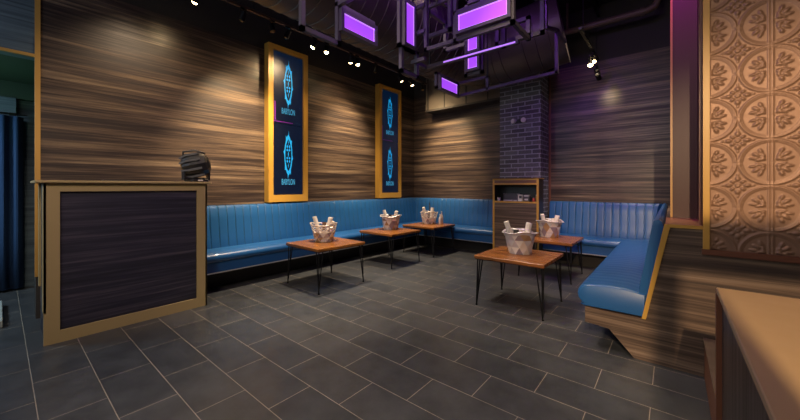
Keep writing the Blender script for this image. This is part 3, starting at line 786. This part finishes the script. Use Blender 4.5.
def frame_thing(label, bars, panels, hang):
    root = empty('light_frame'); tag(root, label, 'light frame', 'violet lit tube frames hung over the seating')
    m = MB()
    for b in bars:
        if b[0] in 'xy' and len(b) > 3: rect_bars(m, *b)
        else: m.bar(b[1], b[2], W)
    m.build('tube_frame', 'tube', root)
    for p in panels: glow_panel(root, *p)
    for x, y, z in hang: h = MB(); h.bar((x, y, z), (x, y, HC), .014); h.build('hanger_rod', 'metal_dark', root)
    return root
X = -2.3
frame_thing('tube frame at left with wide slanting violet panel near the duct',
    [('x', X, 1.55, 1.92, 2.655, 3.42), ('b', (X,1.92,3.0), (X+.7,1.92,3.0)), ('b', (X,1.55,3.42), (X+.7,1.55,3.42)), ('b', (X+.7,1.55,3.42), (X+.7,1.92,3.42)), ('b', (X+.7,1.92,3.0), (X+.7,1.92,3.42)), ('b', (X,1.92,3.0),(X,2.36,3.0))],
    [('x', X+.03, 1.945, 2.343, 2.79, 2.928)], [(X,1.55,3.42), (X+.7,1.55,3.42)])
X = -2.2
frame_thing('tube frame with upright narrow violet panel beside the duct',
    [('x', X, 2.69, 2.96, 2.60, 2.86), ('x', X, 2.66, 2.90, 2.86, 3.36), ('b', (X,2.90,3.05), (X+.14,2.90,3.05)), ('b', (X,2.90,3.33), (X+.14,2.90,3.33)), ('b', (X,2.9,2.75),(X+.14,2.9,2.75))],
    [('x', X+.03, 2.707, 2.855, 2.892, 3.32)], [(X,2.66,3.36), (X,2.9,3.36)])
Y = 2.92
frame_thing('largest tube frame in the centre with wide violet panel',
    [('y', Y, -2.04, -1.10, 2.85, 3.5), ('b', (-1.10,Y,2.85), (-1.10,3.34,2.85)), ('b', (-1.10,3.34,2.85), (-1.10,3.34,3.05)), ('b', (-1.10,3.34,3.05), (-1.42,3.34,3.05)), ('b', (-1.42,3.34,3.05), (-1.42,3.34,2.88)), ('b', (-1.42,3.34,2.88), (-1.10,3.34,2.88)),
     ('b', (-2.04,Y,3.5), (-2.04,3.3,3.5)), ('b', (-1.68,Y,2.85), (-1.68,Y,3.5)), ('b', (-1.68,Y,3.12), (-1.10,Y,3.12))],
    [('y', Y-.03, -1.626, -1.13, 2.91, 3.068)], [(-2.04,Y,3.5), (-1.10,Y,3.5)])
frame_thing('inner small square tube frame left of the widest violet panel',
    [('y', 3.15, -2.22, -1.884, 3.11, 3.45), ('b', (-1.884,3.15,3.11), (-1.884,3.6,3.11)), ('b', (-2.22,3.15,3.45), (-2.22,3.6,3.45)), ('b', (-2.22,3.6,3.45), (-2.22,3.6,3.11)), ('b', (-2.22,3.6,3.11), (-1.884,3.6,3.11))],
    [], [(-2.22,3.15,3.45), (-1.884,3.15,3.45)])
frame_thing('tube frame with two stacked violet strips behind the centre frame',
    [('y', 3.45, -1.84, -1.645, 2.67, 3.5), ('b', (-1.645,3.45,3.5), (-1.0,3.45,3.5)), ('b', (-1.0,3.45,3.5), (-1.0,3.45,2.92)), ('b', (-1.0,3.45,2.92), (-1.4,3.45,2.92))],
    [('y', 3.42, -1.801, -1.683, 2.72, 2.868), ('y', 3.42, -1.801, -1.683, 2.925, 3.075), ('y', 3.42, -1.04, -1.01, 3.28, 3.42)], [(-1.84,3.45,3.5), (-1.0,3.45,3.5)])
bt_ = frame_thing('thin tube bar with violet light strip below the centre frame', [('b', (-2.25,3.22,2.79), (-1.17,3.22,2.79)), ('b', (-2.25,3.22,2.79), (-2.25,3.0,2.79)), ('b', (-1.30,3.22,2.79),(-1.30,3.22,3.3))], [], [(-2.2,3.22,2.79), (-1.30,3.22,3.3)])
m = MB(); m.box(-2.0, -1.18, 3.198, 3.204, 2.782, 2.798); m.build('led_strip', 'ledstrip', bt_)
X = -2.6
frame_thing('tube frame farthest back with small violet panel and long low bar',
    [('x', X, 3.97, 4.58, 2.80, 3.0), ('b', (X,4.58,2.80), (-1.15,4.58,2.86)), ('b', (-1.15,4.58,2.86), (-1.15,4.58,3.40)), ('b', (-1.15,4.58,3.40), (-1.15,5.0,3.40)), ('b', (-1.15,4.1,3.5), (-1.15,4.1,3.26)), ('b', (-1.15,4.58,3.40),(-1.15,4.1,3.26)), ('b', (X,4.58,3.0), (X+.5,4.58,3.0)), ('b', (X+.5,4.58,3.0),(X+.5,4.58,2.81))],
    [('x', X+.03, 4.021, 4.482, 2.80, 2.95)], [(X+.5,4.58,3.0), (-1.15,4.1,3.5)])

# ------------------------------------------------------------------ track lights
rail = empty('track_rail', (-4.4, 0, 3.75)); tag(rail, 'long black lighting track running above the left wall', 'lighting track')
m = MB(); m.box(-.02, .02, .6, 6.3, 0, .035); m.build('track', 'pipe', rail)
for y in (1.0, 2.2, 3.4, 4.6, 5.8): m = MB(); m.tube([(0,y,.03),(0,y,HC-3.75)], .006, 6); m.build('suspension_rod', 'metal_dark', rail)
rail2 = empty('track_rail', (-.98, 6.3, 3.55)); tag(rail2, 'short black lighting track above the right bench', 'lighting track')
m = MB(); m.box(-.02, .02, -1.2, .2, 0, .035); m.build('track', 'metal_dark', rail2)
for y in (-1.0, .1): m = MB(); m.tube([(0,y,.03),(0,y,HC-3.55)], .006, 6); m.build('suspension_rod', 'metal_dark', rail2)
def head_parts(lit):
    root = empty('track_spotlight')
    m = MB(); m.box(-.015, .015, -.04, .04, -.02, .0); m.tube([(0,0,-.02),(0,0,-.07)], .008, 8); m.build('mount', 'metal_dark', root)
    f = Matrix.Rotation(0, 3, 'X')
    m = MB(); m.lathe([(.02,.06),(.033,.05),(.036,-.02),(.042,-.06),(.038,-.062),(.03,-.045)], 16, (0,0,0)); hd = m.build('lamp_body', 'metal_dark', root, smooth=True)
    m = MB(); m.lathe([(0,-.082),(.015,-.079),(.028,-.070),(.035,-.056),(.03,-.05)], 16); 
    l = m.build('lamp_lens', 'warmlens' if lit else 'lens', hd)
    hd.location = (0,0,-.10)
    return root, hd
def head(loc, target, lit, label, power=0, size=40, blend=.6, colr=(1,.72,.42), soft=.04):
    root, hd = head_parts(lit); root.location = loc; tag(root, label, 'spotlight', 'track spotlights around the room')
    d = (Vector(target)-(Vector(loc)+Vector((0,0,-.1)))).normalized()
    q = (-d).to_track_quat('Z', 'Y'); hd.rotation_euler = q.to_euler()
    if power:
        spot(Vector(loc)+Vector((0,0,-.1))+d*.07, target, power, size, blend, colr, soft)
def spot(loc, target, power, size, blend, colr, soft):
    li = bpy.data.lights.new('spot', 'SPOT'); li.energy = power; li.spot_size = math.radians(size); li.spot_blend = blend
    li.color = colr; li.shadow_soft_size = soft
    o = bpy.data.objects.new('spot_lamp', li); col.objects.link(o); o.location = loc
    o.rotation_euler = (Vector(target)-Vector(loc)).to_track_quat('-Z', 'Y').to_euler()
rx, rz = -4.4, 3.75
HW = [(1.50, (WX,1.35,2.4), 1, 'lit track spotlight above the booth', 90),
      (2.06, (WX,1.9,2.3), 0, 'unlit track spotlight first right of the booth', 0),
      (2.47, (-3.5,3.0,0), 0, 'unlit track spotlight second right of the booth', 0),
      (2.72, (WX,2.4,2.4), 0, 'unlit track spotlight just left of the first screen', 0),
      (3.20, (WX,2.3,2.0), 1, 'left lit track spotlight of pair beside the first screen', 520),
      (3.43, (-3.9,3.0,0), 1, 'right lit track spotlight of pair beside the first screen', 0),
      (3.97, (WX,4.35,2.1), 1, 'left lit track spotlight of pair between the screens', 420),
      (4.12, (-3.9,4.6,0), 1, 'right lit track spotlight of pair between the screens', 0),
      (4.60, (WX,5.0,2.0), 0, 'unlit track spotlight above the second screen', 0),
      (5.34, (WX+.8,WY,2.3), 1, 'left lit track spotlight of pair near the corner', 50),
      (5.70, (-3.9,WY,2.0), 1, 'right lit track spotlight of pair near the corner', 380),
      (6.15, (-4.0,5.8,0), 0, 'unlit track spotlight nearest the corner', 0)]
for y, tg, lit, lab, pw in HW: head((rx, y, rz), tg, lit, lab, pw*.22, 110, 1.0, (1,.70,.38), .06)
WASH = (1, .73, .42)  # unseen spots off the track, added for the wall wash
spot((-3.85, 2.35, 3.75), (WX, 2.3, 1.95), 900, 56, 1, WASH, .08)
spot((-3.85, 4.45, 3.75), (WX, 4.45, 2.05), 720, 55, 1, WASH, .08)
spot((-3.85, 1.20, 3.85), (WX, 1.0, 2.0), 130, 72, 1, (1, .74, .48), .08)
spot((-4.0, 5.45, 3.7), (-4.05, WY, 2.1), 620, 54, 1, WASH, .08)
head((-.98, 6.12, 3.55), (-.8, 4.6, 0), 1, 'upper lit spotlight on the short right track', 0)
head((-.98, 5.85, 3.42), (-.9, 4.6, 0), 1, 'lower lit spotlight on the short right track', 0)
head((-.98, 6.40, 3.42), (-.6, WY, 1.6), 0, 'unlit spotlight nearest the back wall on short right track', 0)
head((-.90, 6.0, 3.22), (-.83, WY, 2.9), 1, 'lowest small lit spotlight below the short right track', 14, 40, 1)

# unseen lights: overhead lamps, colour washes, and spots added as fill
WARM = (1, .80, .58)
for (x, y, z, tx, ty, p, sz_) in [(-3.85,2.97,3.5,-3.85,2.97,560,66), (-3.97,4.57,3.5,-3.97,4.57,420,62), (-4.02,5.75,3.5,-4.05,5.78,330,60),
                                (-1.5,3.95,4.3,-1.4,3.95,300,60), (-1.0,5.6,4.3,-1.1,5.8,240,60), (-2.2,1.9,4.4,-2.0,2.2,420,66), (-2.45,3.3,4.4,-2.3,2.7,480,80), (-.6,4.9,4.4,-.5,4.6,200,60)]:
    spot((x, y, z), (tx, ty, 0), p, sz_, .7, WARM, .03 if p > 400 and x < -3 else .3 if p > 330 else .04)
spot((.5, -2.6, 3.3), (.55, 3.24, .75), 1250, 36, .7, (1, .70, .42), .03)     # over the counter, on copper tiles and half wall
spot((.05, 3.3, 4.3), (.087, 4.0, 3.35), 130, 75, 1, (.85, .05, 1), .1)      # magenta wash on pier
spot((-1.15, 3.9, 4.35), (-2.1, 5.96, .9), 200, 34, .8, (1, .76, .5), .04)  # added to brighten the cabinet, no fixture here
spot((-.7, 4.6, 4.4), (-.6, 6.2, .6), 160, 50, .9, (1, .86, .72), .04)
spot((-1.1, 2.75, 4.2), (.75, 3.24, 1.9), 300, 62, 1, (1, .72, .44), .03)
spot((-.3, .8, 4.0), (-2.1, 5.96, .8), 300, 24, .8, (1, .78, .52), .04)  # second added spot on the cabinet, also without a fixture
spot((.95, .3, 4.3), (.75, 3.24, 2.3), 50, 50, 1, (1, .72, .44), .04)
spot((.9, 1.8, 4.45), (.55, 3.25, 3.9), 130, 58, 1, (.70, .15, 1), .1)      # violet wash on upper tiles
spot((-.6, 5.6, 4.4), (-1.0, WY, 1.0), 80, 46, 1, (1, .66, .36), .1)
spot((-1.0, 5.4, 4.5), (-1.5, WY, 3.0), 50, 44, 1, (.40, .10, 1), .15)
def point(loc, power, colr, soft):  # added points without fixtures, carrying the panels' violet glow
    li = bpy.data.lights.new('point', 'POINT'); li.energy = power; li.color = colr; li.shadow_soft_size = soft
    o = bpy.data.objects.new('violet_fill', li); col.objects.link(o); o.location = loc
point((-1.6, 3.0, 4.1), 30, (.36, .06, 1), .12)
point((-1.9, 4.4, 4.45), 6, (.36, .06, 1), .12)
point((-2.0, 1.5, 4.1), 30, (.36, .06, 1), .12)
def area(loc, target, power, size, colr):
    li = bpy.data.lights.new('area', 'AREA'); li.energy = power; li.size = size; li.color = colr
    o = bpy.data.objects.new('unseen_fill', li); col.objects.link(o); o.location = loc  # unseen area light, added as fill
    o.rotation_euler = (Vector(target)-Vector(loc)).to_track_quat('-Z', 'Y').to_euler()
area((-1.0, -2.2, 3.6), (-2.5, 3.5, .8), 60, 2.2, (1, .86, .76))
spot((-.8, -.8, 4.2), (-4.3, 1.2, 1.6), 300, 70, 1, (1, .80, .60), .3)  # unseen spot added to light the booth front
area((-6.0, -1.6, 2.4), (-5.6, .2, 0), 48, .6, (.6, .85, 1))
area((-6.1, -.2, 1.9), (-6.1, -.2, 2.8), 1.0, .4, (.3, 1, .3))
area((-4.2, -2.0, 3.2), (-5.12, .0, 3.2), 20, .8, (.7, .8, 1))

wd = bpy.data.worlds.new('World'); sc.world = wd; wd.use_nodes = True
wd.node_tree.nodes['Background'].inputs['Color'].default_value = (.30, .30, .42, 1)
wd.node_tree.nodes['Background'].inputs['Strength'].default_value = .05

# ------------------------------------------------------------------ camera
cam = bpy.data.cameras.new('camera'); co = bpy.data.objects.new('camera', cam); col.objects.link(co)
co.location = (0, 0, 1.375); co.rotation_euler = (PI/2, 0, math.atan(272/330))
cam.sensor_width = 36; cam.lens = 330/800*36; cam.shift_y = -23/800; cam.clip_start = .02
sc.camera = co
sc.view_settings.view_transform = 'Standard'; sc.view_settings.look = 'None'
sc.view_settings.gamma = 1; sc.view_settings.use_curve_mapping = False
sc.view_settings.exposure = 0.0
